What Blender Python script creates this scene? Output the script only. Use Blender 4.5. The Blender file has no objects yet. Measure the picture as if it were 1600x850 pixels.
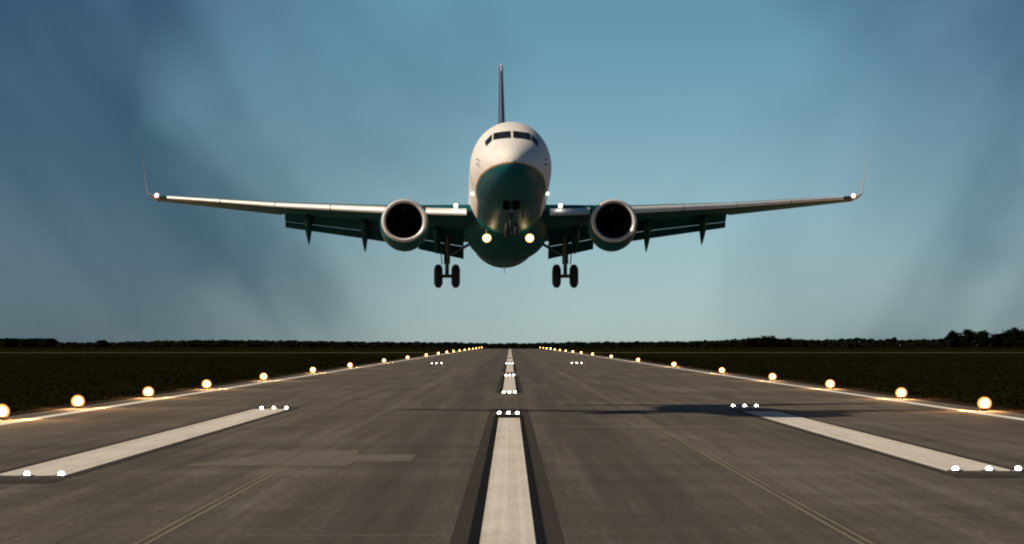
import bpy, math, random
import numpy as np
from mathutils import Vector, Matrix
from mathutils.bvhtree import BVHTree

R = math.radians
scene = bpy.context.scene
col = scene.collection
rng = np.random.default_rng(7)
random.seed(7)

# ------------------------------------------------------------------ camera
CAM_H = 3.3
F_PX = 6000.0                                   # focal length in pixels of a 1600 px wide frame
cd = bpy.data.cameras.new('camera')
cd.sensor_width = 36.0
cd.lens = 36.0 * F_PX / 1600.0
cd.clip_start = 0.5
cd.clip_end = 60000.0
cam = bpy.data.objects.new('camera', cd)
col.objects.link(cam)
cam.location = (0, 0, CAM_H)
cam.rotation_euler = (R(90) + math.atan(112.0 / F_PX), 0, -3.0 / F_PX)
scene.camera = cam

# ------------------------------------------------------------------ sky
SUN_EL, SUN_AZ = 40.0, 74.0                     # azimuth: degrees left of straight behind the camera
sun_from = Vector((-math.sin(R(SUN_AZ)) * math.cos(R(SUN_EL)), -math.cos(R(SUN_AZ)) * math.cos(R(SUN_EL)), math.sin(R(SUN_EL))))
world = bpy.data.worlds.new('World')
scene.world = world
world.use_nodes = True
nt = world.node_tree
nt.nodes.clear()


def N(tree, kind, **kw):
    n = tree.nodes.new(kind)
    for k, v in kw.items():
        setattr(n, k, v)
    return n


def mth(tree, op, a, b=None, c=None, clamp=False):
    n = tree.nodes.new('ShaderNodeMath')
    n.operation = op
    n.use_clamp = clamp
    for i, v in enumerate((a, b, c)):
        if v is None:
            continue
        if isinstance(v, (int, float)):
            n.inputs[i].default_value = v
        else:
            tree.links.new(v, n.inputs[i])
    return n.outputs[0]


def mixc(tree, fac, a, b, blend='MIX'):
    n = tree.nodes.new('ShaderNodeMix')
    n.data_type = 'RGBA'
    n.blend_type = blend
    for sock, v in ((n.inputs[0], fac), (n.inputs[6], a), (n.inputs[7], b)):
        if isinstance(v, (int, float)):
            sock.default_value = v
        elif isinstance(v, tuple):
            sock.default_value = v if len(v) == 4 else (*v, 1)
        else:
            tree.links.new(v, sock)
    return n.outputs[2]


def ramp(tree, fac, stops):
    n = tree.nodes.new('ShaderNodeValToRGB')
    e = n.color_ramp.elements
    while len(e) < len(stops):
        e.new(0.5)
    for el, (p, c) in zip(e, stops):
        el.position = p
        el.color = c if len(c) == 4 else (*c, 1)
    tree.links.new(fac, n.inputs[0])
    return n.outputs[0]


def noise(tree, vec, scale, detail=4, rough=0.5, dist=0.0, dim='3D'):
    n = tree.nodes.new('ShaderNodeTexNoise')
    n.noise_dimensions = dim
    n.inputs['Scale'].default_value = scale
    n.inputs['Detail'].default_value = detail
    n.inputs['Roughness'].default_value = rough
    n.inputs['Distortion'].default_value = dist
    tree.links.new(vec, n.inputs['Vector'])
    return n.outputs[0]


def mapping(tree, vec, scale=(1, 1, 1), rot=(0, 0, 0), loc=(0, 0, 0)):
    n = tree.nodes.new('ShaderNodeMapping')
    n.inputs['Scale'].default_value = scale
    n.inputs['Rotation'].default_value = rot
    n.inputs['Location'].default_value = loc
    tree.links.new(vec, n.inputs['Vector'])
    return n.outputs[0]


SKY_STRENGTH = 0.075
sky = N(nt, 'ShaderNodeTexSky', sky_type='NISHITA')
sky.sun_disc = False
sky.sun_elevation = R(SUN_EL)
sky.sun_rotation = math.atan2(sun_from.x, sun_from.y)
sky.altitude = 0
sky.air_density = 0.6
sky.dust_density = 0.3
sky.ozone_density = 1.2
tc = N(nt, 'ShaderNodeTexCoord')
sep = N(nt, 'ShaderNodeSeparateXYZ')
nt.links.new(tc.outputs['Generated'], sep.inputs[0])
az = mth(nt, 'ARCTAN2', sep.outputs[0], sep.outputs[1])
el = mth(nt, 'ARCSINE', sep.outputs[2])
# banks of thin dark cloud that alternate with clear lanes all round the sky
lane = mth(nt, 'MULTIPLY', mth(nt, 'SUBTRACT', 1.0, mth(nt, 'COSINE', mth(nt, 'MULTIPLY', mth(nt, 'SUBTRACT', az, 0.016), 2 * math.pi / 0.34))), 0.5)
CLOUD_SEED = (9.1, 17.2, 2.6)
n1 = noise(nt, mapping(nt, tc.outputs['Generated'], (1, 1, 1.3), (0, 0, 0), CLOUD_SEED), 10.0, 4, 0.42, 0.3)
comb = N(nt, 'ShaderNodeCombineXYZ')
aaz = mth(nt, 'SQRT', mth(nt, 'MULTIPLY_ADD', az, az, 0.0012))
nt.links.new(mth(nt, 'ADD', aaz, mth(nt, 'MULTIPLY', el, -0.64)), comb.inputs[0])
nt.links.new(mth(nt, 'MULTIPLY_ADD', el, 0.30, CLOUD_SEED[0]), comb.inputs[1])
nt.links.new(mth(nt, 'MULTIPLY', mth(nt, 'TANH', mth(nt, 'MULTIPLY', az, 12.0)), 0.06), comb.inputs[2])
n2 = noise(nt, comb.outputs[0], 24.0, 3, 0.45, 0.2)
cl = mth(nt, 'ADD', mth(nt, 'MULTIPLY', lane, 0.80), mth(nt, 'ADD', mth(nt, 'MULTIPLY', mth(nt, 'SUBTRACT', n1, 0.5), 1.15), mth(nt, 'MULTIPLY', mth(nt, 'SUBTRACT', n2, 0.5), 0.5)))
dark = ramp(nt, cl, [(0.02, (0, 0, 0)), (0.36, (0.42, 0.42, 0.42)), (0.66, (1, 1, 1))])
wisp = ramp(nt, mth(nt, 'MULTIPLY', mth(nt, 'SUBTRACT', 1.0, n2), mth(nt, 'ADD', lane, 0.35)), [(0.34, (0, 0, 0)), (0.80, (1, 1, 1))])
up = N(nt, 'ShaderNodeMapRange', interpolation_type='SMOOTHSTEP')
nt.links.new(el, up.inputs[0])
up.inputs[1].default_value = -0.02
up.inputs[2].default_value = 0.092
tint = mixc(nt, up.outputs[0], (1.10, 1.26, 1.36), (0.60, 0.91, 0.90))
tint = mixc(nt, dark, tint, mixc(nt, 1.0, tint, (0.19, 0.255, 0.32), 'MULTIPLY'))
tint = mixc(nt, mth(nt, 'MULTIPLY', wisp, 0.45), tint, (0.66, 0.72, 0.84))
skyc = mixc(nt, 1.0, sky.outputs[0], tint, 'MULTIPLY')
bg = N(nt, 'ShaderNodeBackground')
bg.inputs['Strength'].default_value = SKY_STRENGTH
nt.links.new(skyc, bg.inputs['Color'])
out = N(nt, 'ShaderNodeOutputWorld')
nt.links.new(bg.outputs[0], out.inputs['Surface'])

# ------------------------------------------------------------------ sun
sd = bpy.data.lights.new('sun', 'SUN')
sd.energy = 4.4
sd.angle = R(0.6)
sd.color = (1.0, 0.82, 0.62)
sun = bpy.data.objects.new('sun', sd)
col.objects.link(sun)
sun.rotation_euler = (-sun_from).to_track_quat('-Z', 'Y').to_euler()
sun.location = (-200, -150, 120)

# ------------------------------------------------------------------ exposure
scene.view_settings.view_transform = 'Standard'
scene.view_settings.look = 'None'
scene.view_settings.exposure = 0.0
scene.view_settings.gamma = 1.0
scene.view_settings.use_curve_mapping = False
scene.render.engine = 'CYCLES'
scene.cycles.use_denoising = True
scene.cycles.max_bounces = 6
scene.cycles.use_light_tree = True
scene.cycles.filter_width = 2.1


# ------------------------------------------------------------------ helpers
def tag(o, label=None, cat=None, group=None, kind=None):
    for k, v in (('label', label), ('category', cat), ('group', group), ('kind', kind)):
        if v:
            o[k] = v
    return o


def mesh_obj(name, verts, faces, mat=None, parent=None, smooth=False, loc=None, angle=None):
    me = bpy.data.meshes.new(name)
    me.from_pydata([tuple(map(float, v)) for v in verts], [], [tuple(f) for f in faces])
    if mat:
        me.materials.append(mat)
    me.update()
    if smooth:
        me.polygons.foreach_set('use_smooth', [True] * len(me.polygons))
        if angle:
            me.set_sharp_from_angle(angle=R(angle))
    o = bpy.data.objects.new(name, me)
    col.objects.link(o)
    if parent:
        o.parent = parent
    if loc:
        o.location = loc
    return o


def empty(name, loc, rot=(0, 0, 0)):
    o = bpy.data.objects.new(name, None)
    o.empty_display_size = 0.3
    col.objects.link(o)
    o.location = loc
    o.rotation_euler = rot
    return o


class MB:
    def __init__(self):
        self.v, self.f = [], []

    def add(self, v, f):
        b = len(self.v)
        self.v += [tuple(p) for p in v]
        self.f += [tuple(i + b for i in q) for q in f]
        return self

    def loft(self, rings, cap0=True, cap1=True, closed=True):
        n = len(rings[0])
        v = [p for r in rings for p in r]
        f = []
        for i in range(len(rings) - 1):
            for j in range(n if closed else n - 1):
                a, b = i * n + j, i * n + (j + 1) % n
                f.append((a, b, b + n, a + n))
        if cap0:
            f.append(tuple(range(n))[::-1])
        if cap1:
            f.append(tuple((len(rings) - 1) * n + k for k in range(n)))
        return self.add(v, f)

    def box(self, c, s, rot=None):
        v = []
        for x in (-.5, .5):
            for y in (-.5, .5):
                for z in (-.5, .5):
                    p = Vector((x * s[0], y * s[1], z * s[2]))
                    if rot is not None:
                        p = rot @ p
                    v.append(p + Vector(c))
        f = [(0, 1, 3, 2), (4, 6, 7, 5), (0, 4, 5, 1), (2, 3, 7, 6), (0, 2, 6, 4), (1, 5, 7, 3)]
        return self.add(v, f)

    def rev(self, prof, o, axis, n=24, cap0=True, cap1=True):
        """surface of revolution; prof = [(distance along axis, radius)]"""
        axis = Vector(axis).normalized()
        a = axis.orthogonal().normalized()
        b = axis.cross(a)
        o = Vector(o)
        rings = []
        for t, r in prof:
            rings.append([o + axis * t + (a * math.cos(2 * math.pi * k / n) + b * math.sin(2 * math.pi * k / n)) * r for k in range(n)])
        return self.loft(rings, cap0, cap1)

    def tube(self, p, q, r, r2=None, n=14):
        p, q = Vector(p), Vector(q)
        d = q - p
        return self.rev([(0, r), (d.length, r2 if r2 is not None else r)], p, d, n)

    def build(self, name, mat, parent=None, smooth=False, loc=None, angle=None):
        return mesh_obj(name, self.v, self.f, mat, parent, smooth, loc, angle)


def recalc(o):
    import bmesh
    bm = bmesh.new()
    bm.from_mesh(o.data)
    bmesh.ops.recalc_face_normals(bm, faces=bm.faces)
    bm.to_mesh(o.data)
    bm.free()
    return o


# ------------------------------------------------------------------ materials
def pbr(name, color, rough=0.5, metal=0.0, vary=0.0, vscale=3.0, coat=0.0, emis=None, estr=0.0, spec=0.5):
    m = bpy.data.materials.new(name)
    m.use_nodes = True
    t = m.node_tree
    b = t.nodes['Principled BSDF']
    b.inputs['Roughness'].default_value = rough
    b.inputs['Metallic'].default_value = metal
    b.inputs['Specular IOR Level'].default_value = spec
    b.inputs['Coat Weight'].default_value = coat
    b.inputs['Coat Roughness'].default_value = 0.12
    if vary > 0:
        c = N(t, 'ShaderNodeTexCoord')
        nz = noise(t, c.outputs['Object'], vscale, 5, 0.6)
        dk = tuple(x * (1 - vary) for x in color)
        lt = tuple(min(1, x * (1 + vary * 0.6)) for x in color)
        t.links.new(ramp(t, nz, [(0.3, dk), (0.7, lt)]), b.inputs['Base Color'])
        t.links.new(mth(t, 'MULTIPLY_ADD', nz, 0.25, rough - 0.1), b.inputs['Roughness'])
    else:
        b.inputs['Base Color'].default_value = (*color, 1)
    if emis:
        b.inputs['Emission Color'].default_value = (*emis, 1)
        b.inputs['Emission Strength'].default_value = estr
    return m


def mat_runway():
    m = bpy.data.materials.new('asphalt')
    m.use_nodes = True
    t = m.node_tree
    b = t.nodes['Principled BSDF']
    c = N(t, 'ShaderNodeTexCoord').outputs['Object']
    streak = noise(t, mapping(t, c, (1.0, 0.012, 1)), 1.3, 6, 0.62)      # tyre and traffic wear along the runway
    cross = noise(t, mapping(t, c, (0.05, 0.16, 1)), 1.0, 6, 0.62)         # paver passes across it
    blot = noise(t, mapping(t, c, (1.0, 0.12, 1)), 0.22, 5, 0.6)
    fine = noise(t, mapping(t, c, (1, .12, 1)), 9.0, 6, 0.75)
    s = mth(t, 'ADD', mth(t, 'MULTIPLY', streak, 0.38), mth(t, 'ADD', mth(t, 'MULTIPLY', cross, 0.24), mth(t, 'ADD', mth(t, 'MULTIPLY', blot, 0.24), mth(t, 'MULTIPLY', fine, 0.34))))
    base = ramp(t, s, [(0.43, (0.036, 0.030, 0.022)), (0.59, (0.082, 0.070, 0.052)), (0.76, (0.165, 0.142, 0.108))])
    # rubber laid down by landing wheels either side of the centre line
    sx = N(t, 'ShaderNodeSeparateXYZ')
    t.links.new(c, sx.inputs[0])
    ax = mth(t, 'ABSOLUTE', sx.outputs[0])
    band = mth(t, 'SUBTRACT', 1.0, mth(t, 'MULTIPLY', mth(t, 'ABSOLUTE', mth(t, 'SUBTRACT', ax, 2.6)), 0.42), clamp=True)
    rub = noise(t, mapping(t, c, (1.6, 0.006, 1), (0, 0, 0), (5, 2, 0)), 2.2, 4, 0.6)
    rf = mth(t, 'MULTIPLY', band, mth(t, 'MULTIPLY', rub, 0.95), clamp=True)
    base = mixc(t, rf, base, (0.038, 0.034, 0.030))
    t.links.new(base, b.inputs['Base Color'])
    b.inputs['Roughness'].default_value = 0.85
    b.inputs['Specular IOR Level'].default_value = 0.25
    bp = N(t, 'ShaderNodeBump')
    bp.inputs['Strength'].default_value = 0.25
    bp.inputs['Distance'].default_value = 0.02
    t.links.new(mth(t, 'ADD', fine, cross), bp.inputs['Height'])
    t.links.new(bp.outputs[0], b.inputs['Normal'])
    return m


def mat_paint(name, c0, c1, wear=0.5):
    m = bpy.data.materials.new(name)
    m.use_nodes = True
    t = m.node_tree
    b = t.nodes['Principled BSDF']
    c = N(t, 'ShaderNodeTexCoord').outputs['Object']
    lines = noise(t, mapping(t, c, (7.0, 0.004, 1)), 1.0, 3, 0.6)
    blot = noise(t, mapping(t, c, (1.0, 0.15, 1)), 0.9, 6, 0.65)
    grit = noise(t, mapping(t, c, (1.0, 0.10, 1)), 8.0, 5, 0.7)
    s = mth(t, 'ADD', mth(t, 'MULTIPLY', lines, 0.40), mth(t, 'ADD', mth(t, 'MULTIPLY', blot, 0.34), mth(t, 'MULTIPLY', grit, 0.26)))
    t.links.new(ramp(t, s, [(0.36, c1), (0.56, c0)]), b.inputs['Base Color'])
    b.inputs['Specular IOR Level'].default_value = 0.06
    b.inputs['Roughness'].default_value = 0.9
    return m


def mat_ground(name, stops, s1, s2, aniso=1.0):
    m = bpy.data.materials.new(name)
    m.use_nodes = True
    t = m.node_tree
    b = t.nodes['Principled BSDF']
    c = N(t, 'ShaderNodeTexCoord').outputs['Object']
    a = noise(t, mapping(t, c, (1, aniso, 1)), s1, 6, 0.65)
    d = noise(t, mapping(t, c, (1, aniso, 1)), s2, 4, 0.6)
    s = mth(t, 'ADD', mth(t, 'MULTIPLY', a, 0.6), mth(t, 'MULTIPLY', d, 0.4))
    t.links.new(ramp(t, s, stops), b.inputs['Base Color'])
    b.inputs['Roughness'].default_value = 1.0
    b.inputs['Specular IOR Level'].default_value = 0.0
    bp = N(t, 'ShaderNodeBump')
    bp.inputs['Strength'].default_value = 0.6
    bp.inputs['Distance'].default_value = 0.1
    t.links.new(d, bp.inputs['Height'])
    t.links.new(bp.outputs[0], b.inputs['Normal'])
    return m


def mat_leaf(name, c0, c1):
    m = bpy.data.materials.new(name)
    m.use_nodes = True
    t = m.node_tree
    b = t.nodes['Principled BSDF']
    g = N(t, 'ShaderNodeNewGeometry')
    t.links.new(ramp(t, g.outputs['Random Per Island'], [(0.0, c0), (1.0, c1)]), b.inputs['Base Color'])
    b.inputs['Roughness'].default_value = 1.0
    b.inputs['Specular IOR Level'].default_value = 0.0
    return m


M = {}
M['asphalt'] = mat_runway()
M['white_line'] = mat_paint('white_marking_paint', (0.64, 0.61, 0.54), (0.42, 0.395, 0.345))
M['edge_line'] = mat_paint('edge_marking_paint', (0.78, 0.75, 0.69), (0.50, 0.48, 0.43))
M['black_line'] = mat_paint('black_marking_paint', (0.010, 0.009, 0.008), (0.006, 0.006, 0.005))
M['brown_line'] = mat_paint('faded_black_paint', (0.052, 0.045, 0.037), (0.036, 0.031, 0.026))
M['sealant'] = mat_paint('joint_sealant', (0.20, 0.175, 0.13), (0.11, 0.096, 0.075))
M['patch'] = mat_paint('patch_concrete', (0.148, 0.132, 0.107), (0.108, 0.095, 0.076))
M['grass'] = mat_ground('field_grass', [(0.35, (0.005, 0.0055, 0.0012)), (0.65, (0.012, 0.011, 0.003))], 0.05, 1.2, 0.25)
M['soil'] = mat_ground('verge_soil', [(0.35, (0.014, 0.010, 0.007)), (0.65, (0.040, 0.029, 0.019))], 0.4, 3.0, 0.1)
M['taxi'] = mat_ground('pale_concrete', [(0.35, (0.05, 0.045, 0.028)), (0.65, (0.09, 0.08, 0.052))], 0.05, 1.2)
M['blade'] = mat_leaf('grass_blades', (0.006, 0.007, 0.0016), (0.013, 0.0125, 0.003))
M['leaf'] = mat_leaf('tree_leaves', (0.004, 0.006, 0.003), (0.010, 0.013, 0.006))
M['bark'] = pbr('bark', (0.035, 0.028, 0.022), 0.9, vary=0.3)

# ------------------------------------------------------------------ ground
RW_L, RW_R = -22.6, 24.0
RW_END = 2450.0


def sheet(name, x0, x1, y0, y1, z, mat, parent=None, nx=1, ny=1):
    v, f = [], []
    for j in range(ny + 1):
        for i in range(nx + 1):
            v.append((x0 + (x1 - x0) * i / nx, y0 + (y1 - y0) * j / ny, z))
    for j in range(ny):
        for i in range(nx):
            a = j * (nx + 1) + i
            f.append((a, a + 1, a + nx + 2, a + nx + 1))
    return mesh_obj(name, v, f, mat, parent)


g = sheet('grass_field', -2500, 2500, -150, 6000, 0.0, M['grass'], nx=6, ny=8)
tag(g, kind='structure')
for nm, a, b_ in (('verge', RW_L - 2.0, RW_L), ('verge', RW_R, RW_R + 2.2)):
    s = sheet(nm, a, b_, -100, RW_END, 0.006, M['soil'])
    tag(s, kind='structure')
rw = sheet('runway', RW_L, RW_R, -100, RW_END, 0.02, M['asphalt'], ny=10)
tag(rw, kind='structure')
# far pale taxiways that meet the runway on both sides
tag(sheet('taxiway', -900, RW_L - 3.0, 1370, 1470, 0.012, M['taxi']), kind='structure')
tag(sheet('taxiway', RW_R + 3.2, 900, 1370, 1470, 0.012, M['taxi']), kind='structure')


def quad(name, pts, z, mat):
    return mesh_obj(name, [(x, y, z) for x, y in pts], [tuple(range(len(pts)))], mat, rw)


def strip(name, x0, x1, y0, y1, z, mat, slope=0.0):
    return quad(name, [(x0, y0), (x1, y0), (x1 + slope, y1), (x0 + slope, y1)], z, mat)


# paving joints: pale double seams along the runway and faint ones across it
for xc in (-6.05, 5.85):
    for dx in (-0.09, 0.09):
        strip('joint_seam', xc + dx - 0.035, xc + dx + 0.035, -60, RW_END, 0.024, M['sealant'])
for yj, xa, xb, w in ((129.0, -12.6, -1.1, .3), (94.0, -12.5, -1.1, .28), (65.6, -6.2, -1.1, .16), (110.0, 1.1, 10.5, .22), (151.0, 1.1, 11.0, .35), (205.0, -20, -1.1, .5), (300.0, -20, 21, .8)):
    strip('cross_joint', xa, xb, yj, yj + w, 0.025, M['sealant'])
quad('repair_patch', [(-8.9, 103.0), (-4.4, 103.0), (-4.3, 107.0), (-2.75, 107.0), (-2.75, 113.5), (-4.5, 113.5), (-4.6, 117.5), (-7.1, 117.5), (-7.6, 110.5)], 0.027, M['patch'])

# centre line: white bars with black and faded borders
CX = -0.04
for (a, b_) in ((25, 169), (256, 391), (440, 628), (690, 850), (910, 1090), (1150, 1330), (1390, 1580), (1640, 1830), (1890, 2080), (2140, 2400)):
    strip('border_paint', CX - 0.95, CX + 0.93, a - 1, b_ + (24 if a < 30 else 6), 0.029, M['brown_line'])
    strip('border_paint', CX - 0.66, CX + 0.64, a - .5, b_ + (14 if a < 30 else 3), 0.033, M['black_line'])
    w = 0.46 if a < 600 else 0.62
    strip('centreline_bar', CX - w, CX + w, a, b_, 0.037, M['white_line'])
# side bars
for (x0, x1, a, b_, s) in ((-12.80, -11.05, 95.2, 192.0, 0.05), (11.20, 12.95, 98.8, 186.0, 0.0)):
    inn = 1 if x0 < 0 else -1
    strip('border_paint', x0 - 0.30, x1 + 0.30, a - 5.0, b_ + 6, 0.029, M['brown_line'])
    strip('touchdown_bar', x0, x1, a, b_, 0.034, M['white_line'])
for xc in (-20.75, 22.15):
    strip('edge_line', xc - 0.32, xc + 0.32, -60, RW_END, 0.033, M['edge_line'])

# ------------------------------------------------------------------ aircraft
M['white'] = pbr('white_aircraft_paint', (0.80, 0.78, 0.75), 0.38, vary=0.05, vscale=1.2, coat=0.25)
M['wing'] = pbr('wing_shaded_grey', (0.006, 0.078, 0.094), 0.6, vary=0.10, vscale=1.5, spec=0.06)  # dark teal underside shade is put into the wing colour
M['slat'] = pbr('bright_slat_metal', (0.80, 0.78, 0.75), 0.40, metal=0.15, vary=0.06)
M['flap'] = pbr('flap_shaded_grey', (0.003, 0.052, 0.064), 0.6, vary=0.12, spec=0.06)  # flap grey darkened to teal, shade painted into the colour
M['lip'] = pbr('polished_lip', (0.72, 0.71, 0.70), 0.34, metal=0.2)
M['nacelle'] = pbr('nacelle_shaded_grey', (0.006, 0.105, 0.125), 0.6, vary=0.10, spec=0.06)  # cowl and fairing colour includes the teal shade of their undersides
M['black'] = pbr('inlet_black', (0.012, 0.012, 0.013), 0.6)
M['fan'] = pbr('fan_titanium', (0.035, 0.035, 0.037), 0.45, metal=0.6)
M['tyre'] = pbr('tyre_rubber', (0.016, 0.016, 0.017), 0.8, vary=0.2)
M['gearm'] = pbr('gear_steel', (0.10, 0.105, 0.11), 0.5, metal=0.4)
M['rim'] = pbr('wheel_rim', (0.22, 0.22, 0.23), 0.45, metal=0.6)
M['glass'] = pbr('cockpit_glass', (0.012, 0.013, 0.016), 0.08, coat=0.5)
M['finblue'] = pbr('fin_blue_paint', (0.085, 0.11, 0.15), 0.4, vary=0.08, coat=0.3)
M['winglet'] = pbr('winglet_paint', (0.30, 0.36, 0.40), 0.45, vary=0.08)
M['dark'] = pbr('bay_dark', (0.02, 0.022, 0.024), 0.8)
M['lamp_w'] = pbr('lamp_white', (0.9, 0.9, 0.85), 0.3, emis=(1.0, 0.76, 0.36), estr=22)
M['lamp_s'] = pbr('lamp_small', (0.9, 0.9, 0.85), 0.3, emis=(1.0, 0.93, 0.80), estr=9)
M['lamp_ring'] = pbr('lamp_reflector', (0.9, 0.7, 0.4), 0.3, emis=(1.0, 0.58, 0.20), estr=1.3)
M['lamp_pr'] = pbr('strobe_cover', (0.8, 0.5, 0.5), 0.3, emis=(1.0, 0.45, 0.50), estr=0.9)
M['lamp_p'] = pbr('lamp_strobe', (0.9, 0.85, 0.85), 0.3, emis=(1.0, 0.80, 0.84), estr=25)


def mat_fuselage():
    m = pbr('fuselage_paint', (0.8, 0.78, 0.75), 0.5, spec=0.12)
    t = m.node_tree
    b = t.nodes['Principled BSDF']
    c = N(t, 'ShaderNodeTexCoord').outputs['Object']
    sx = N(t, 'ShaderNodeSeparateXYZ')
    t.links.new(c, sx.inputs[0])
    y, z = sx.outputs[1], sx.outputs[2]
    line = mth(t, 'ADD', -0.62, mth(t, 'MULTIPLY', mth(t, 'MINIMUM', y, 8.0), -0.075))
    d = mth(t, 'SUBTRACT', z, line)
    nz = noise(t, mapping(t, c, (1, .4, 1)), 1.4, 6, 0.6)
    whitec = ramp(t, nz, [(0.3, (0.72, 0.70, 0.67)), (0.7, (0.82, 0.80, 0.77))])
    grey_shadec = ramp(t, nz, [(0.3, (0.004, 0.092, 0.120)), (0.7, (0.008, 0.122, 0.155))])  # grey lower livery with the teal belly shade put into its colour
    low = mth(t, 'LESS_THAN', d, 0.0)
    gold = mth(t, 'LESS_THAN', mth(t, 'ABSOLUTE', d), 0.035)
    cc = mixc(t, low, whitec, grey_shadec)
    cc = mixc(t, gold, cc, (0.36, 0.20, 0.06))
    # skin joints
    seam = mth(t, 'LESS_THAN', mth(t, 'ABSOLUTE', mth(t, 'SUBTRACT', mth(t, 'FRACT', mth(t, 'MULTIPLY', y, 0.55)), 0.5)), 0.006)
    cc = mixc(t, mth(t, 'MULTIPLY', seam, 0.35), cc, (0.10, 0.10, 0.10))
    t.links.new(cc, b.inputs['Base Color'])
    return m


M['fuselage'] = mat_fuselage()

GEAR_Y, WHEEL_Z = 19.7, -3.70
PLANE_D = 166.0 + GEAR_Y
plane = empty('passenger_airliner', (-0.19, PLANE_D, 6.0), (R(-6.1), 0, R(0.9)))
tag(plane, 'white twin engine airliner with landing gear down, flying low over the runway', 'airliner')
OFF = (0, -GEAR_Y, -WHEEL_Z)


def P(mb, name, mat, smooth=True, parent=None, angle=35, fix=True):
    o = mb.build(name, M[mat], parent or plane, smooth, None if parent else OFF, angle)
    if fix:
        recalc(o)
    return o


# ---- fuselage: stations (y, half width, top z, bottom z, z of the widest point)
ST = np.array([
    (0.00, 0.02, -0.52, -0.56, -0.54), (0.12, 0.34, -0.22, -0.86, -0.54), (0.45, 0.66, 0.08, -1.14, -0.52),
    (0.95, 0.95, 0.38, -1.38, -0.46), (1.55, 1.19, 0.68, -1.56, -0.36), (2.05, 1.35, 1.02, -1.66, -0.25),
    (2.60, 1.50, 1.38, -1.75, -0.15), (3.30, 1.63, 1.68, -1.84, -0.05), (4.20, 1.74, 1.86, -1.92, 0.0),
    (5.10, 1.81, 1.95, -1.97, 0.0), (6.50, 1.84, 1.99, -2.0, 0.0), (9.0, 1.84, 2.0, -2.0, 0.0), (13.0, 1.84, 2.0, -2.0, 0.0),
    (18.0, 1.84, 2.0, -2.0, 0.0), (22.0, 1.84, 2.0, -2.0, 0.0), (25.5, 1.82, 2.0, -1.95, 0.0), (28.0, 1.72, 2.0, -1.66, 0.1),
    (31.0, 1.40, 1.97, -0.98, 0.4), (34.0, 0.90, 1.86, -0.22, 0.8), (36.5, 0.46, 1.68, 0.48, 1.1), (38.2, 0.16, 1.46, 1.02, 1.25)])


def station(y):
    """cubic (Catmull-Rom) interpolation through the table above"""
    i = int(np.clip(np.searchsorted(ST[:, 0], y) - 1, 0, len(ST) - 2))
    p0, p1, p2, p3 = ST[max(i - 1, 0)], ST[i], ST[i + 1], ST[min(i + 2, len(ST) - 1)]
    h = p2[0] - p1[0]
    u = (y - p1[0]) / h
    m1 = (p2 - p0) / max(p2[0] - p0[0], 1e-6) * h
    m2 = (p3 - p1) / max(p3[0] - p1[0], 1e-6) * h
    if i == 0:
        m1 = (p2 - p1)
    r = (2 * u**3 - 3 * u**2 + 1) * p1 + (u**3 - 2 * u**2 + u) * m1 + (-2 * u**3 + 3 * u**2) * p2 + (u**3 - u**2) * m2
    return r[1], r[2], r[3], r[4]


NSEG = 60
ys = []
for a, b_ in zip(ST[:-1, 0], ST[1:, 0]):
    k = 3 if b_ < 9 else 2
    ys += [a + (b_ - a) * q / k for q in range(k)]
ys.append(ST[-1, 0])
rings = []
for y in ys:
    w, zt, zb, zc = station(y)
    ring = []
    for k in range(NSEG):
        th = 2 * math.pi * k / NSEG
        c, s = math.cos(th), math.sin(th)
        ring.append((w * c, y, zc + (zt - zc) * s if s > 0 else zc + (zc - zb) * s))
    rings.append(ring)
mb = MB()
mb.loft(rings)
BAY = (3.30, 5.10)
keep = []
for fc in mb.f:
    if len(fc) == 4:
        cy = sum(mb.v[i][1] for i in fc) / 4
        cx = sum(mb.v[i][0] for i in fc) / 4
        cz = sum(mb.v[i][2] for i in fc) / 4
        if BAY[0] < cy < BAY[1] and abs(cx) < 0.37 and cz < 0:
            continue
    keep.append(fc)
full_v, full_f = list(mb.v), list(mb.f)
mb.f = keep
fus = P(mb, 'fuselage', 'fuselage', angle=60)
bvh = BVHTree.FromPolygons([Vector(v) for v in full_v], full_f)


def on_nose(poly, name, mat, parent, lift=0.012, n=6):
    """project a four-cornered patch, given in front view (x, z), backward on to the nose skin"""
    v, f = [], []
    for j in range(n + 1):
        for i in range(n + 1):
            a, b_ = i / n, j / n
            x = (1 - b_) * ((1 - a) * poly[0][0] + a * poly[1][0]) + b_ * ((1 - a) * poly[3][0] + a * poly[2][0])
            z = (1 - b_) * ((1 - a) * poly[0][1] + a * poly[1][1]) + b_ * ((1 - a) * poly[3][1] + a * poly[2][1])
            hit, nor, _, _ = bvh.ray_cast(Vector((x, -3, z)), Vector((0, 1, 0)))
            if hit is None:
                hit, nor = Vector((x, 3, z)), Vector((0, -1, 0))
            if nor.y > 0:
                nor = -nor
            v.append(hit + nor * lift)
    for j in range(n):
        for i in range(n):
            a = j * (n + 1) + i
            f.append((a, a + 1, a + n + 2, a + n + 1))
    return mesh_obj(name, v, f, M[mat], parent, True)


# cockpit windows: two front panes, two each side; frames are the skin between them
for s in (-1, 1):
    on_nose([(s * 0.05, 0.72), (s * 0.82, 0.68), (s * 0.80, 1.06), (s * 0.05, 1.12)], 'cockpit_window', 'glass', fus)
    on_nose([(s * 0.88, 0.64), (s * 1.13, 0.40), (s * 1.18, 0.68), (s * 0.86, 1.03)], 'cockpit_window', 'glass', fus)
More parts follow.
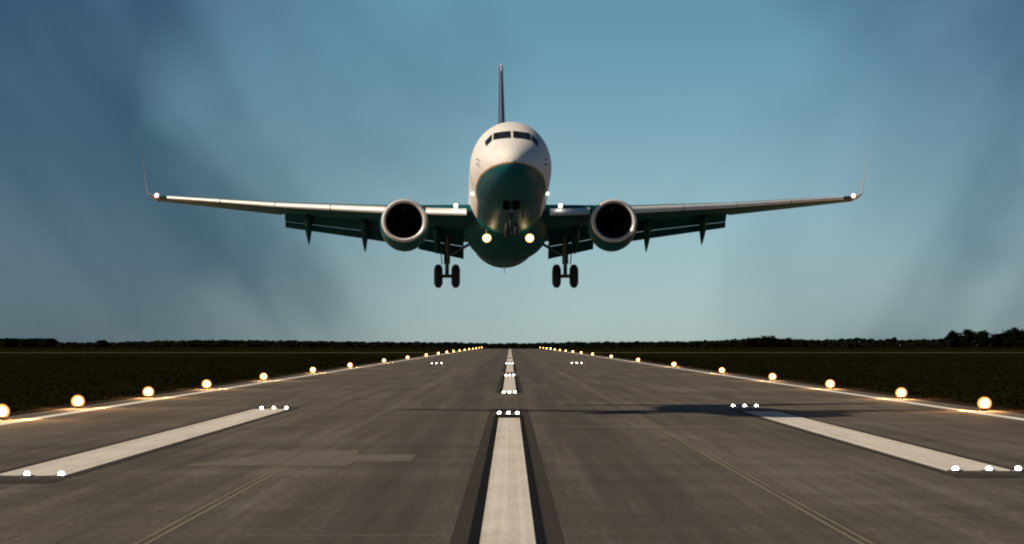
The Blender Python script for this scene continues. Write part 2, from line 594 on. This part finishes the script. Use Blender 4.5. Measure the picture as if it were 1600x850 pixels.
# wipers, pitot probes, belly antennas
for s in (-1, 1):
    mb = MB()
    mb.tube((s * 0.12, 1.58, 0.74), (s * 0.55, 1.78, 0.90), 0.015)
    P(mb, 'wiper', 'dark', parent=fus)
    for z in (-0.12, -0.34):
        mb = MB()
        mb.tube((s * 1.42, 2.42, z), (s * 1.55, 2.35, z), 0.02).tube((s * 1.55, 2.38, z), (s * 1.55, 2.14, z), 0.016)
        P(mb, 'pitot_probe', 'dark', parent=fus)
for (x, y) in ((0.0, 8.2), (0.0, 25.0)):
    mb = MB()
    mb.loft([[(x - .02, y, -1.98), (x + .02, y, -1.98), (x + .02, y + .35, -1.98), (x - .02, y + .35, -1.98)],
             [(x - .008, y + .15, -2.32), (x + .008, y + .15, -2.32), (x + .008, y + .32, -2.32), (x - .008, y + .32, -2.32)]])
    P(mb, 'antenna', 'white', parent=fus)
# cabin windows and forward doors
for s in (-1, 1):
    for k in range(34):
        y = 7.4 + k * 0.508
        if 15.2 < y < 15.9:
            continue
        v = []
        for q in range(10):
            th = 2 * math.pi * q / 10
            z = 0.42 + 0.17 * math.sin(th)
            yy = y + 0.115 * math.cos(th)
            w, zt, zb, zc = station(yy)
            x = w * math.sqrt(max(0, 1 - ((z - zc) / (zt - zc)) ** 2)) + 0.008
            v.append((s * x, yy, z))
        mesh_obj('cabin_window', v, [tuple(range(10))], M['glass'], fus)
    v, f = [], []
    for j in range(9):
        for i in range(3):
            z = -0.75 + 1.86 * j / 8
            yy = 5.35 + 0.86 * i / 2
            w, zt, zb, zc = station(yy)
            hh = (zt - zc) if z > zc else (zc - zb)
            v.append((s * (w * math.sqrt(max(0, 1 - ((z - zc) / hh) ** 2)) + 0.006), yy, z))
    for j in range(8):
        for i in range(2):
            a = j * 3 + i
            f.append((a, a + 1, a + 4, a + 3))
    mesh_obj('cabin_door', v, f, M['white'], fus, True)

# nose gear bay, doors and nose gear
mb = MB()
x0, y0, y1, zt, zb = 0.36, BAY[0] + .01, BAY[1] - .01, -0.95, -1.80
vv = [(-x0, y0, zb), (x0, y0, zb), (x0, y1, zb - .06), (-x0, y1, zb - .06), (-x0, y0, zt), (x0, y0, zt), (x0, y1, zt), (-x0, y1, zt)]
mb.add(vv, [(0, 1, 5, 4), (1, 2, 6, 5), (2, 3, 7, 6), (3, 0, 4, 7), (4, 5, 6, 7)])
P(mb, 'nose_gear_bay', 'dark', smooth=False, fix=False)
for s in (-1, 1):
    mb = MB()
    mb.box((s * 0.47, 4.2, -2.16), (0.035, 1.70, 0.58), Matrix.Rotation(s * R(-14), 3, 'Y'))
    P(mb, 'nose_gear_door', 'nacelle', smooth=False)
ng = MB()
ng.tube((0, 4.05, -1.0), (0, 3.92, -2.55), 0.085).tube((0, 3.92, -2.5), (0, 3.90, -3.05), 0.055)
ng.tube((0, 5.0, -1.3), (0, 4.0, -2.3), 0.05).tube((-0.30, 3.9, -3.05), (0.30, 3.9, -3.05), 0.05)
ng.tube((0, 3.86, -2.3), (0, 3.66, -2.62), 0.03).tube((0, 3.66, -2.62), (0, 3.86, -2.95), 0.03)
ngo = P(ng, 'nose_gear', 'gearm')


def wheel(parent, c, rad, wid):
    mb = MB()
    prof = []
    for k in range(-6, 7):
        a = k / 6
        prof.append((a * wid / 2, rad * (0.62 + 0.38 * (1 - abs(a) ** 3.2))))
    mb.rev(prof, c, (1, 0, 0), 30, False, False)
    t = P(mb, 'tyre', 'tyre', parent=parent, angle=60)
    mb = MB()
    mb.rev([(-wid * .40, rad * .18), (-wid * .43, rad * .34), (-wid * .36, rad * .52), (-wid * .46, rad * .625), (wid * .46, rad * .625), (wid * .36, rad * .52), (wid * .43, rad * .34), (wid * .40, rad * .18)], c, (1, 0, 0), 24)
    P(mb, 'rim', 'rim', parent=parent)
    return t


for s in (-1, 1):
    wheel(ngo, (s * 0.21, 3.9, -3.05), 0.345, 0.20)
mb = MB()
mb.rev([(0, .09), (.05, .09), (.09, .03)], (0, 3.72, -2.2), (0, 1, 0), 16)
P(mb, 'taxi_light', 'rim', parent=ngo)

# wing to body fairing: rounded belly pod
rings = []
for k in range(25):
    u = k / 24
    y = 11.6 + 12.6 * u
    sh = math.sin(math.pi * min(1, u * 1.02)) ** 0.55 if 0 < u < 0.98 else 0.02
    w = 2.02 * (0.35 + 0.65 * sh)
    zb = -1.5 - 0.92 * sh
    ring = []
    for q in range(32):
        th = 2 * math.pi * q / 32
        c, s = math.cos(th), math.sin(th)
        x = w * math.copysign(abs(c) ** 0.8, c)
        z = -0.9 + (0.35 * s if s > 0 else (abs(s) ** 0.85) * (zb + 0.9))
        ring.append((x, y, z))
    rings.append(ring)
mb = MB()
mb.loft(rings)
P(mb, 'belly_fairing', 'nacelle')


# ---- wings
def foil(t, camber=0.02, trunc=1.0, n=13):
    """closed airfoil outline (u along chord, w up), from upper trailing edge round the nose to the lower one"""
    up, lo = [], []
    for k in range(n):
        u = trunc * 0.5 * (1 - math.cos(math.pi * k / (n - 1)))
        th = 5 * t * (0.2969 * math.sqrt(u) - 0.1260 * u - 0.3516 * u**2 + 0.2843 * u**3 - 0.1030 * u**4)
        cm = camber * 4 * u * (1 - u)
        up.append((u, cm + th))
        lo.append((u, cm - th))
    return up[::-1] + lo[1:]


def sec(x, ly, lz, c, t, ang=0.0, camber=0.02, trunc=1.0, phi=0.0, side=1):
    ca, sa = math.cos(R(ang)), math.sin(R(ang))
    cp, sp = math.cos(R(phi)), math.sin(R(phi))
    r = []
    for u, w in foil(t, camber, trunc):
        u, w = u * c, w * c
        dy, dn = u * ca + w * sa, -u * sa + w * ca
        r.append((side * (x - dn * sp), ly + dy, lz + dn * cp))
    return r


WS = [(0.0, 12.5, -0.95, 8.0, 0.130), (1.84, 13.2, -0.86, 7.1, 0.128), (5.9, 15.35, -0.46, 4.7, 0.118), (10.9, 17.93, 0.12, 3.28, 0.108), (17.1, 21.1, 0.98, 1.55, 0.10)]


def wing_at(x):
    for a, b_ in zip(WS[:-1], WS[1:]):
        if a[0] <= x <= b_[0]:
            u = (x - a[0]) / (b_[0] - a[0])
            return [a[k] + (b_[k] - a[k]) * u for k in range(5)]


for s in (-1, 1):
    mb = MB()
    xs = [0.0, 1.84, 3.2, 4.6, 5.9, 7.5, 9.2, 10.9]
    mb.loft([sec(w[0], w[1], w[2], w[3], w[4], 1.5, trunc=0.80, side=s) for w in map(wing_at, xs)])
    xs = [10.902, 12.5, 14, 15.6, 17.1]
    mb.loft([sec(w[0], w[1], w[2], w[3], w[4], 1.0, side=s) for w in map(wing_at, xs)])
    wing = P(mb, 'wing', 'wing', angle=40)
    # winglet: curves up from the tip
    rg = []
    for k in range(9):
        u = k / 8
        phi = 78 * min(1, u * 2.2) ** 0.8
        if u < 0.45:
            q = u / 0.45
            x, z = 17.1 + 0.42 * math.sin(q * math.pi / 2), 0.98 + 0.38 * (1 - math.cos(q * math.pi / 2)) + 0.05 * q
        else:
            q = (u - .45) / .55
            x, z = 17.52 + 0.42 * q, 1.41 + 2.10 * q
        rg.append(sec(x, 21.1 + 0.42 * u + 1.35 * max(0, u - .3), z, 1.55 - 1.02 * u, 0.085 - 0.05 * u, 0.5, 0.0, 1.0, phi, s))
    mb = MB()
    mb.loft(rg)
    P(mb, 'winglet', 'winglet', parent=wing)
    # leading edge slats (four outboard) and the inboard drooped nose flap
    for a, b_ in ((5.75, 8.4), (8.44, 11.1), (11.14, 13.8), (13.84, 16.5)):
        mb = MB()
        rg = []
        for x in (a, (a + b_) / 2, b_):
            w = wing_at(x)
            cc = max(w[3], 2.2)
            rg.append(sec(x, w[1] - 0.075 * cc, w[2] - 0.040 * cc, 0.155 * cc, 0.40, -16, 0.10, 1.0, 0, s))
        mb.loft(rg)
        P(mb, 'slat', 'slat', parent=wing)
    mb = MB()
    rg = []
    for x in (1.95, 2.9, 3.85):
        w = wing_at(x)
        rg.append(sec(x, w[1] - 0.32, w[2] - 0.22, 0.75, 0.34, -24, 0.08, 1.0, 0, s))
    mb.loft(rg)
    P(mb, 'nose_flap', 'slat', parent=wing)
    # double slotted trailing edge flaps
    for a, b_, nm in ((2.05, 4.25, 'flap'), (5.75, 10.75, 'flap')):
        for c_f, du, dz, an, mt in ((0.20, 0.775, -0.022, 24, 'flap'), (0.115, 0.950, -0.108, 40, 'flap')):
            mb = MB()
            rg = []
            for x in np.linspace(a, b_, 4):
                w = wing_at(x)
                c0 = w[3]
                rg.append(sec(x, w[1] + du * c0, w[2] + (dz - 0.012) * c0, c_f * c0, 0.15, an, 0.03, 1.0, 0, s))
            mb.loft(rg)
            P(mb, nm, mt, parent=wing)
    # flap track fairings
    for x, ln, drop in ((6.85, 2.9, 1.05), (9.6, 2.4, 0.98), (3.35, 2.6, 0.85)):
        w = wing_at(x)
        ya = w[1] + 0.52 * w[3]
        za = w[2] - 0.055 * w[3]
        rg = []
        for k in range(11):
            u = k / 10
            rr = 0.19 * math.sin(math.pi * min(0.985, max(0.03, u ** 0.8))) ** 0.7
            cy = ya + ln * u
            cz = za - 0.12 - drop * max(0, u - 0.35) ** 1.25 / 0.65 ** 1.25
            rg.append([(s * (x + 1.0 * rr * math.cos(2 * math.pi * q / 14)), cy, cz + 1.5 * rr * math.sin(2 * math.pi * q / 14)) for q in range(14)])
        mb = MB()
        mb.loft(rg)
        P(mb, 'flap_track_fairing', 'flap', parent=wing)
    # wing tip strobe and wing root landing light
    mb = MB()
    mb.rev([(0, .02), (.04, .05), (.10, .055)], (s * 17.02, 20.86, 1.0), (0, 1, 0), 16)
    P(mb, 'wing_tip_light', 'lamp_p', parent=wing)
    mb = MB()
    mb.rev([(0, .055), (.03, .11), (.12, .13), (.24, .11), (.30, .02)], (s * 17.02, 20.94, 1.0), (0, 1, 0), 16)
    P(mb, 'wing_tip_cover', 'lamp_pr', parent=wing)
    mb = MB()
    mb.rev([(0, .04), (.03, .08), (.16, .09), (.2, .06)], (s * 2.45, 13.05, -0.62), (0, 1, 0), 18)
    P(mb, 'landing_light', 'lamp_s', parent=wing)
    # wheel well lamp pods on the belly: the two bright retractable landing lights
    mb = MB()
    mb.tube((s * 1.0, 13.0, -1.72), (s * 1.0, 12.9, -2.18), 0.05)
    arm = P(mb, 'landing_light_arm', 'gearm')
    mb = MB()
    mb.rev([(0, .20), (.03, .205), (.10, .19), (.22, .06)], (s * 1.0, 12.80, -2.2), (0, 1, 0), 22)
    P(mb, 'reflector', 'lamp_ring', parent=arm)
    mb = MB()
    mb.rev([(0, .03), (.012, .085), (.04, .12), (.06, .12)], (s * 1.0, 12.745, -2.2), (0, 1, 0), 22)
    P(mb, 'landing_light', 'lamp_w', parent=arm)
    mb = MB()
    mb.rev([(0, .035), (.05, .06), (.12, .06), (.18, .02)], (s * 1.70, 7.6, -0.86), (0, 1, 0), 14)
    P(mb, 'inspection_light', 'lamp_s', parent=fus)

# ---- engines
for s in (-1, 1):
    ex, ey, ez = s * 4.83, 10.4, -1.72
    NS = 40

    def ering(y, r, flat=0.0, drop=0.0):
        rr = []
        for k in range(NS):
            th = 2 * math.pi * k / NS
            c, sn = math.cos(th), math.sin(th)
            zz = r * sn
            if sn < 0:
                zz *= (1 - flat)
            rr.append((ex + r * c * (1 + flat * 0.25), ey + y, ez + zz - drop))
        return rr
    mb = MB()
    mb.loft([ering(0.16, 1.035, .05), ering(0.5, 1.09, .04), ering(1.2, 1.13, .02), ering(2.2, 1.12, 0), ering(3.0, 1.04), ering(3.7, .90), ering(3.72, .84), ering(2.6, .82)], False, False)
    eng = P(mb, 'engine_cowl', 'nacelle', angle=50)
    mb = MB()
    mb.loft([ering(0.158, 1.036, .05), ering(0.06, 1.0, .05), ering(0.0, .94, .05), ering(0.03, .885, .05), ering(0.13, .845, .05)], False, False)
    P(mb, 'inlet_lip', 'lip', parent=eng, angle=60)
    mb = MB()
    mb.loft([ering(0.128, .846, .05), ering(0.5, .80, .03), ering(1.0, .785), ering(1.5, .785)], False, True)
    P(mb, 'inlet_duct', 'black', parent=eng, fix=False)
    mb = MB()
    for k in range(24):
        th = 2 * math.pi * k / 24
        c, sn = math.cos(th), math.sin(th)
        t2 = th + 0.20
        c2, s2 = math.cos(t2), math.sin(t2)
        mb.add([(ex + .2 * c, ey + 1.12, ez + .2 * sn), (ex + .77 * c, ey + 1.12, ez + .77 * sn), (ex + .77 * c2, ey + 1.34, ez + .77 * s2), (ex + .2 * c2, ey + 1.26, ez + .2 * s2)], [(0, 1, 2, 3)])
    P(mb, 'fan', 'fan', smooth=False, parent=eng, fix=False)
    mb = MB()
    mb.rev([(0, .01), (.12, .09), (.32, .18), (.5, .24)], (ex, ey + .72, ez), (0, 1, 0), 20)
    P(mb, 'spinner', 'fan', parent=eng)
    mb = MB()
    mb.rev([(0, .62), (.8, .55), (1.5, .40), (1.52, .34), (1.0, .3)], (ex, ey + 3.2, ez), (0, 1, 0), 26, False, True)
    P(mb, 'exhaust_nozzle', 'gearm', parent=eng)
    mb = MB()
    pyl = []
    for y, zt_, zb_, hw in ((1.0, .95, .6, .05), (1.8, 1.22, .5, .16), (3.4, 1.35, .4, .19), (5.2, 1.15, .1, .16), (7.0, .8, .55, .05)):
        yy = ey + y
        pyl.append([(ex - hw, yy, ez + zb_), (ex + hw, yy, ez + zb_), (ex + hw * .8, yy, ez + zt_), (ex - hw * .8, yy, ez + zt_)])
    mb.loft(pyl)
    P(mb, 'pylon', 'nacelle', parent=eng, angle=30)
    # inboard strake on the cowl
    mb = MB()
    mb.add([(ex - s * .80, ey + .9, ez + .74), (ex - s * .80, ey + 1.9, ez + .78), (ex - s * 1.02, ey + 1.9, ez + 1.02), (ex - s * .86, ey + 1.2, ez + .82),
            (ex - s * .83, ey + .9, ez + .71), (ex - s * .83, ey + 1.9, ez + .75), (ex - s * 1.05, ey + 1.9, ez + .99), (ex - s * .89, ey + 1.2, ez + .79)],
           [(0, 1, 2, 3), (7, 6, 5, 4), (0, 3, 7, 4), (3, 2, 6, 7), (2, 1, 5, 6), (1, 0, 4, 5)])
    P(mb, 'cowl_strake', 'nacelle', smooth=False, parent=eng)

    # ---- main gear
    gx = s * 2.86
    mb = MB()
    mb.tube((gx, 19.35, -1.1), (gx, 19.6, -2.55), 0.15).tube((gx, 19.58, -2.5), (gx, 19.7, -3.15), 0.095)
    mb.tube((gx - 0.46, 19.7, -3.13), (gx + 0.46, 19.7, -3.13), 0.085)
    mb.tube((gx, 19.5, -2.2), (gx - s * 1.2, 19.4, -1.55), 0.07)
    mb.tube((gx, 19.75, -2.35), (gx, 20.05, -2.72), 0.04).tube((gx, 20.05, -2.72), (gx, 19.8, -3.08), 0.04)
    mg = P(mb, 'main_gear', 'gearm')
    for q in (-1, 1):
        wheel(mg, (gx + q * 0.42, 19.7, -3.13), 0.57, 0.42)
    mb = MB()
    mb.box((gx + s * 0.30, 19.45, -1.95), (0.04, 0.62, 1.25), Matrix.Rotation(R(s * 5), 3, 'Y'))
    P(mb, 'gear_door', 'nacelle', smooth=False, parent=mg)

# ---- tail
def vsec(z, ly, c, t):
    return [(w * c, ly + u * c, z) for u, w in foil(t, 0.0)]


mb = MB()
mb.loft([vsec(1.4, 29.6, 7.3, .085), vsec(2.6, 31.0, 5.9, .095), vsec(6.1, 33.6, 4.4, .095), vsec(10.25, 36.6, 2.35, .09), vsec(10.40, 36.9, 1.9, .05)])
fin = P(mb, 'tail_fin', 'finblue', angle=40)
mb = MB()
mb.loft([vsec(9.95, 36.36, 0.30, .2), vsec(10.40, 36.70, 0.32, .2)])
P(mb, 'fin_tip_cap', 'white', parent=fin)
for s in (-1, 1):
    mb = MB()
    mb.loft([sec(0.2, 33.0, 0.75, 4.3, .09, 0, 0, 1, 0, s), sec(7.15, 36.9, 1.45, 1.6, .085, 0, 0, 1, 0, s)])
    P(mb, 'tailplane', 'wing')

# ------------------------------------------------------------------ runway lights
M['lamp_a'] = pbr('edge_lamp_glass', (0.9, 0.7, 0.45), 0.3, emis=(1.0, 0.56, 0.18), estr=45)
M['lamp_i'] = pbr('inset_lamp_glass', (0.9, 0.9, 0.85), 0.3, emis=(1.0, 0.93, 0.80), estr=40)
M['housing'] = pbr('lamp_housing', (0.30, 0.20, 0.05), 0.5, metal=0.3)
M['steel'] = pbr('lamp_steel', (0.16, 0.16, 0.16), 0.5, metal=0.7)


def mat_amber():
    """thin glowing amber glass: part of the bulb's light leaves it, part of the bulb is seen through it"""
    m = bpy.data.materials.new('amber_halo_glass')
    m.use_nodes = True
    t = m.node_tree
    t.nodes.clear()
    tr = N(t, 'ShaderNodeBsdfTransparent')
    tr.inputs[0].default_value = (1.0, 0.86, 0.66, 1)
    em = N(t, 'ShaderNodeEmission')
    em.inputs[0].default_value = (1.0, 0.40, 0.10, 1)
    em.inputs[1].default_value = 2.2  # emission paints the orange halo round the lit bulb
    mx = N(t, 'ShaderNodeMixShader')
    mx.inputs[0].default_value = 0.5
    t.links.new(tr.outputs[0], mx.inputs[1])
    t.links.new(em.outputs[0], mx.inputs[2])
    t.links.new(mx.outputs[0], N(t, 'ShaderNodeOutputMaterial').inputs['Surface'])
    return m


M['amber'] = mat_amber()
edge_bulb = bpy.data.lights.new('edge_bulb', 'POINT')
edge_bulb.energy = 1400.0
edge_bulb.color = (1.0, 0.50, 0.18)
edge_bulb.shadow_soft_size = 0.12


def make_edge_light():
    """elevated edge light: plate, frangible stem, cup and an oversized amber globe that draws its halo over the lit bulb glass"""
    root = empty('runway_edge_light', (0, 0, 0.02))
    MB().rev([(0, .20), (.02, .20), (.026, .17), (.035, .06)], (0, 0, 0), (0, 0, 1), 14).build('base_plate', M['steel'], root, True, None, 35)
    MB().rev([(.03, .035), (.055, .035), (.06, .055), (.075, .055)], (0, 0, 0), (0, 0, 1), 10).build('stem', M['housing'], root, True, None, 35)
    MB().rev([(.07, .08), (.085, .17), (.12, .24), (.145, .255), (.15, .20)], (0, 0, 0), (0, 0, 1), 18).build('cup', M['housing'], root, True, None, 35)

    def globe(r, h, zc, a0):
        return [(zc + h * math.sin(a), r * math.cos(a) + .001) for a in np.linspace(R(a0), math.pi / 2, 11)]
    MB().rev(globe(.22, .21, .36, -65), (0, 0, 0), (0, 0, 1), 18).build('bulb_glass', M['lamp_a'], root, True, None, 60)
    MB().rev(globe(.34, .32, .36, -42), (0, 0, 0), (0, 0, 1), 22, False, False).build('halo_globe', M['amber'], root, True, None, 60)
    b = bpy.data.objects.new('bulb', edge_bulb)
    col.objects.link(b)
    b.parent = root
    b.location = (0, 0, 0.80)
    return root


def make_inset_light():
    root = empty('inset_runway_light', (0, 0, 0.036))
    MB().rev([(0, .21), (.012, .21), (.03, .15)], (0, 0, 0), (0, 0, 1), 16).build('housing', M['steel'], root, True, None, 30)
    prof = [(.026 + .085 * math.sin(a), .075 * math.cos(a) ** .7 + .002) for a in np.linspace(0, math.pi / 2, 6)]
    MB().rev(prof, (0, 0, 0), (0, 0, 1), 14).build('lens', M['lamp_i'], root, True, None, 60)
    return root


def copy_tree(o, parent=None):
    c = o.copy()
    col.objects.link(c)
    c.parent = parent
    for ch in o.children:
        copy_tree(ch, c)
    return c


ORD = ['first', 'second', 'third', 'fourth', 'fifth', 'sixth', 'seventh', 'eighth', 'ninth', 'tenth', 'eleventh', 'twelfth', 'thirteenth', 'fourteenth', 'fifteenth', 'sixteenth', 'seventeenth', 'eighteenth', 'nineteenth', 'twentieth', 'twenty-first', 'twenty-second', 'twenty-third', 'twenty-fourth']
edge_proto = make_edge_light()
first = True
EDGE = {'left': (-21.9, [794, 675, 565, 474, 385, 308, 250, 197, 160, 131, 112, 99, 88, 79, 71, 64, 58, 53, 48, 44, 40]),
        'right': (23.2, [741, 611, 500, 410, 331, 256, 200, 158, 129, 111, 98, 87, 78, 70, 63, 57, 52, 47, 43, 39])}
EDGE_POS = []
for side, (X, dxs) in EDGE.items():
    for i, dx in enumerate(dxs):
        o = edge_proto if first else copy_tree(edge_proto)
        first = False
        d = abs(X) * F_PX / dx
        o.location = (X, d, 0.02)
        EDGE_POS.append((X, d))
        tag(o, f'glowing amber edge light, {ORD[i]} from the camera along the {side} runway edge', 'runway light', 'amber lights along the runway edges')

inset_proto = make_inset_light()
first = True
ROWS = [
    ('at near end of left white bar', 94.7, [-12.72, -11.90, -11.06]),
    ('at near end of right white bar', 98.7, [11.44, 12.30, 13.05]),
    ('at far end of left white bar', 192.0, [-12.42, -11.80, -11.18]),
    ('at far end of right white bar', 198.5, [11.52, 12.12, 12.72]),
    ('at far end of nearest centreline bar', 178.0, [-0.50, -0.08, 0.34]),
    ('at near end of second centreline bar', 254.5, [-0.42, -0.05, 0.32]),
    ('at far end of second centreline bar', 392.0, [-0.42, -0.03, 0.36]),
    ('at far end of third centreline bar', 629.0, [-0.55, -0.05, 0.45]),
    ('far down the runway on the left', 632.0, [-12.9, -12.1, -11.3]),
    ('far down the runway on the right', 640.0, [10.3, 11.1, 11.9]),
]
for where, d, xs in ROWS:
    for x, pos in zip(xs, ('left', 'middle', 'right')):
        o = inset_proto if first else copy_tree(inset_proto)
        first = False
        o.location = (x, d, 0.040)
        tag(o, f'white inset light, {pos} of three {where}', 'runway light', 'white inset lights in rows of three')

# ------------------------------------------------------------------ far tree line and trees
def px_top(px):
    pts = [(-400, 531), (0, 530), (86, 530), (92, 536), (150, 536), (154, 533), (166, 533), (170, 536), (230, 534), (330, 532), (450, 533), (560, 535), (720, 536), (760, 537.5), (820, 537.5), (900, 535.5), (1000, 535), (1080, 534), (1150, 531), (1200, 528), (1240, 531), (1290, 532), (1340, 529), (1380, 532), (1396, 529), (1402, 532), (1460, 531), (1474, 529), (1484, 521), (1545, 520), (1556, 525), (1568, 520), (1620, 518), (2000, 524)]
    return np.interp(px, [p[0] for p in pts], [p[1] for p in pts])


TD = 3050.0
npx = 34000
pxs = rng.uniform(-500, 2100, npx)
dep = TD + rng.uniform(0, 70, npx)
jit = 1.0 + 0.9 * (np.sin(pxs * 0.21) * np.sin(pxs * 0.083 + 1) + 0.6 * np.sin(pxs * 0.53 + 2)) * 0.5
hh = (537 - px_top(pxs)) * dep / F_PX + CAM_H - 0.6 + jit * 0.8
fr = rng.uniform(0, 1, npx)
zz = hh * fr ** 0.8
V = np.zeros((npx, 4, 3))
cx = (pxs - 797) / F_PX * dep
ang = rng.uniform(0, math.pi, npx)
tilt = rng.uniform(-0.8, 0.8, npx)
sz = rng.uniform(0.5, 1.0, npx) * (1.9 - 0.9 * fr)
ux = np.stack([np.cos(ang), np.sin(ang) * 0.6, 0 * ang], 1) * sz[:, None]
uz = np.stack([np.sin(tilt), np.sin(ang) * 0.5, np.cos(tilt)], 1) * (sz * 0.8)[:, None]
ctr = np.stack([cx, dep, zz], 1)
for k, (a, b_) in enumerate(((-1, -.6), (1, -.8), (.7, 1), (-.8, .8))):
    V[:, k] = ctr + ux * a + uz * b_
V[..., 2] = np.maximum(V[..., 2], 0.0)
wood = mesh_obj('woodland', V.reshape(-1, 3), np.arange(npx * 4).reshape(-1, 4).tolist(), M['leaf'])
tag(wood, 'dark low woodland along the horizon behind the airfield', 'woodland', kind='stuff')


def tree_mesh(seed, hgt, wid):
    r = np.random.default_rng(seed)
    mbt = MB()
    mbt.rev([(0, .32), (hgt * .25, .22), (hgt * .7, .10)], (0, 0, 0), (0.03, 0, 1), 8)
    for k in range(6):
        a = r.uniform(0, 6.28)
        mbt.tube((0, 0, hgt * r.uniform(.25, .55)), (wid * .3 * math.cos(a), wid * .3 * math.sin(a), hgt * r.uniform(.55, .8)), .10, .03, 6)
    vv, ff = [], []
    clumps = [(r.normal(0, wid * .22), r.normal(0, wid * .22), hgt * r.uniform(.15, .86), wid * r.uniform(.18, .30)) for _ in range(20)]
    for (x, y, z, rad) in clumps:
        for _ in range(55):
            d = r.normal(size=3)
            d /= np.linalg.norm(d)
            c = np.array((x, y, z)) + d * rad * r.uniform(.55, 1.05)
            a = r.normal(size=3)
            a /= np.linalg.norm(a)
            b2 = np.cross(a, d)
            q = r.uniform(.45, .85)
            n0 = len(vv)
            vv += [c - a * q - b2 * q * .6, c + a * q - b2 * q * .7, c + a * q * .6 + b2 * q, c - a * q * .8 + b2 * q * .7]
            ff.append((n0, n0 + 1, n0 + 2, n0 + 3))
    vv = [(p[0], p[1], min(max(p[2], .4), hgt)) for p in vv]
    return mbt, vv, ff


TREES = [  # pixel x, pixel y of the top, distance, width m, label
    (1491, 516, 2900, 13, 'tall dark tree at the left end of the high clump on the right horizon'),
    (1516, 515, 2880, 12, 'dark round tree, second of the high clump on the right horizon'),
    (1538, 516, 2910, 10, 'dark tree just left of the notch in the right horizon clump'),
    (1556, 522, 2930, 8, 'shorter dark tree standing in the notch of the right horizon clump'),
    (1576, 515, 2880, 12, 'dark tree just right of the notch in the right horizon clump'),
    (1597, 512, 2860, 14, 'tallest dark tree at the right edge of the picture on the horizon'),
    (1395, 527, 2960, 4, 'small pointed dark tree standing alone left of the high horizon clump'),
    (1200, 525, 2960, 14, 'broad dark tree rising from the right horizon midway to the runway'),
    (1174, 528, 2970, 11, 'lower dark tree left of the broad tree on the right horizon'),
    (1228, 528, 2970, 10, 'lower dark tree right of the broad tree on the right horizon'),
    (160, 532, 2960, 6, 'small dark tree standing alone on the left horizon'),
    (14, 529, 2930, 15, 'dark tree at the left edge of the picture on the horizon'),
    (44, 529.5, 2940, 15, 'dark tree in the middle of the raised left horizon clump'),
    (72, 529, 2930, 14, 'dark tree at the right end of the raised left horizon clump'),
]
for i, (px, py, d, wid, lab) in enumerate(TREES):
    hgt = (537 - py) * d / F_PX + CAM_H + 0.3
    root = empty('tree', ((px - 797) / F_PX * d, d, 0))
    mbt, vv, ff = tree_mesh(50 + i, hgt, wid)
    mbt.build('trunk', M['bark'], root, True)
    mesh_obj('crown', vv, ff, M['leaf'], root)
    tag(root, lab, 'tree', 'single trees on the horizon')

# ------------------------------------------------------------------ grass beside the runway
nb = 90000
side = rng.integers(0, 2, nb)
dd = 60 + (rng.uniform(0, 1, nb) ** 1.8) * 900
lim = dd * 0.145 + 4
e0 = np.where(side == 0, -RW_L + 1.3, RW_R + 1.4)
xx = e0 + rng.uniform(0, 1, nb) ** 1.4 * np.maximum(lim - e0, 3.0)
xx = np.where(side == 0, -xx, xx)
clump = np.sin(xx * .7 + 1.3 * np.sin(dd * .11)) * np.sin(dd * .23) * .5 + .5
hg = rng.uniform(.03, .09, nb) * (0.6 + clump * 0.9)
wd = rng.uniform(.02, .06, nb) * (1 + dd / 200)
ang = rng.uniform(0, math.pi, nb)
lean = rng.normal(0, .06, (nb, 2))
V = np.zeros((nb, 3, 3))
V[:, 0] = np.stack([xx - np.cos(ang) * wd, dd - np.sin(ang) * wd, 0 * xx], 1)
V[:, 1] = np.stack([xx + np.cos(ang) * wd, dd + np.sin(ang) * wd, 0 * xx], 1)
V[:, 2] = np.stack([xx + lean[:, 0], dd + lean[:, 1], hg], 1)
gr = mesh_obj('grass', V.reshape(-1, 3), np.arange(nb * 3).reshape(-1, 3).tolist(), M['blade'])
tag(gr, 'short dark green grass growing beside the runway', 'grass', kind='stuff')
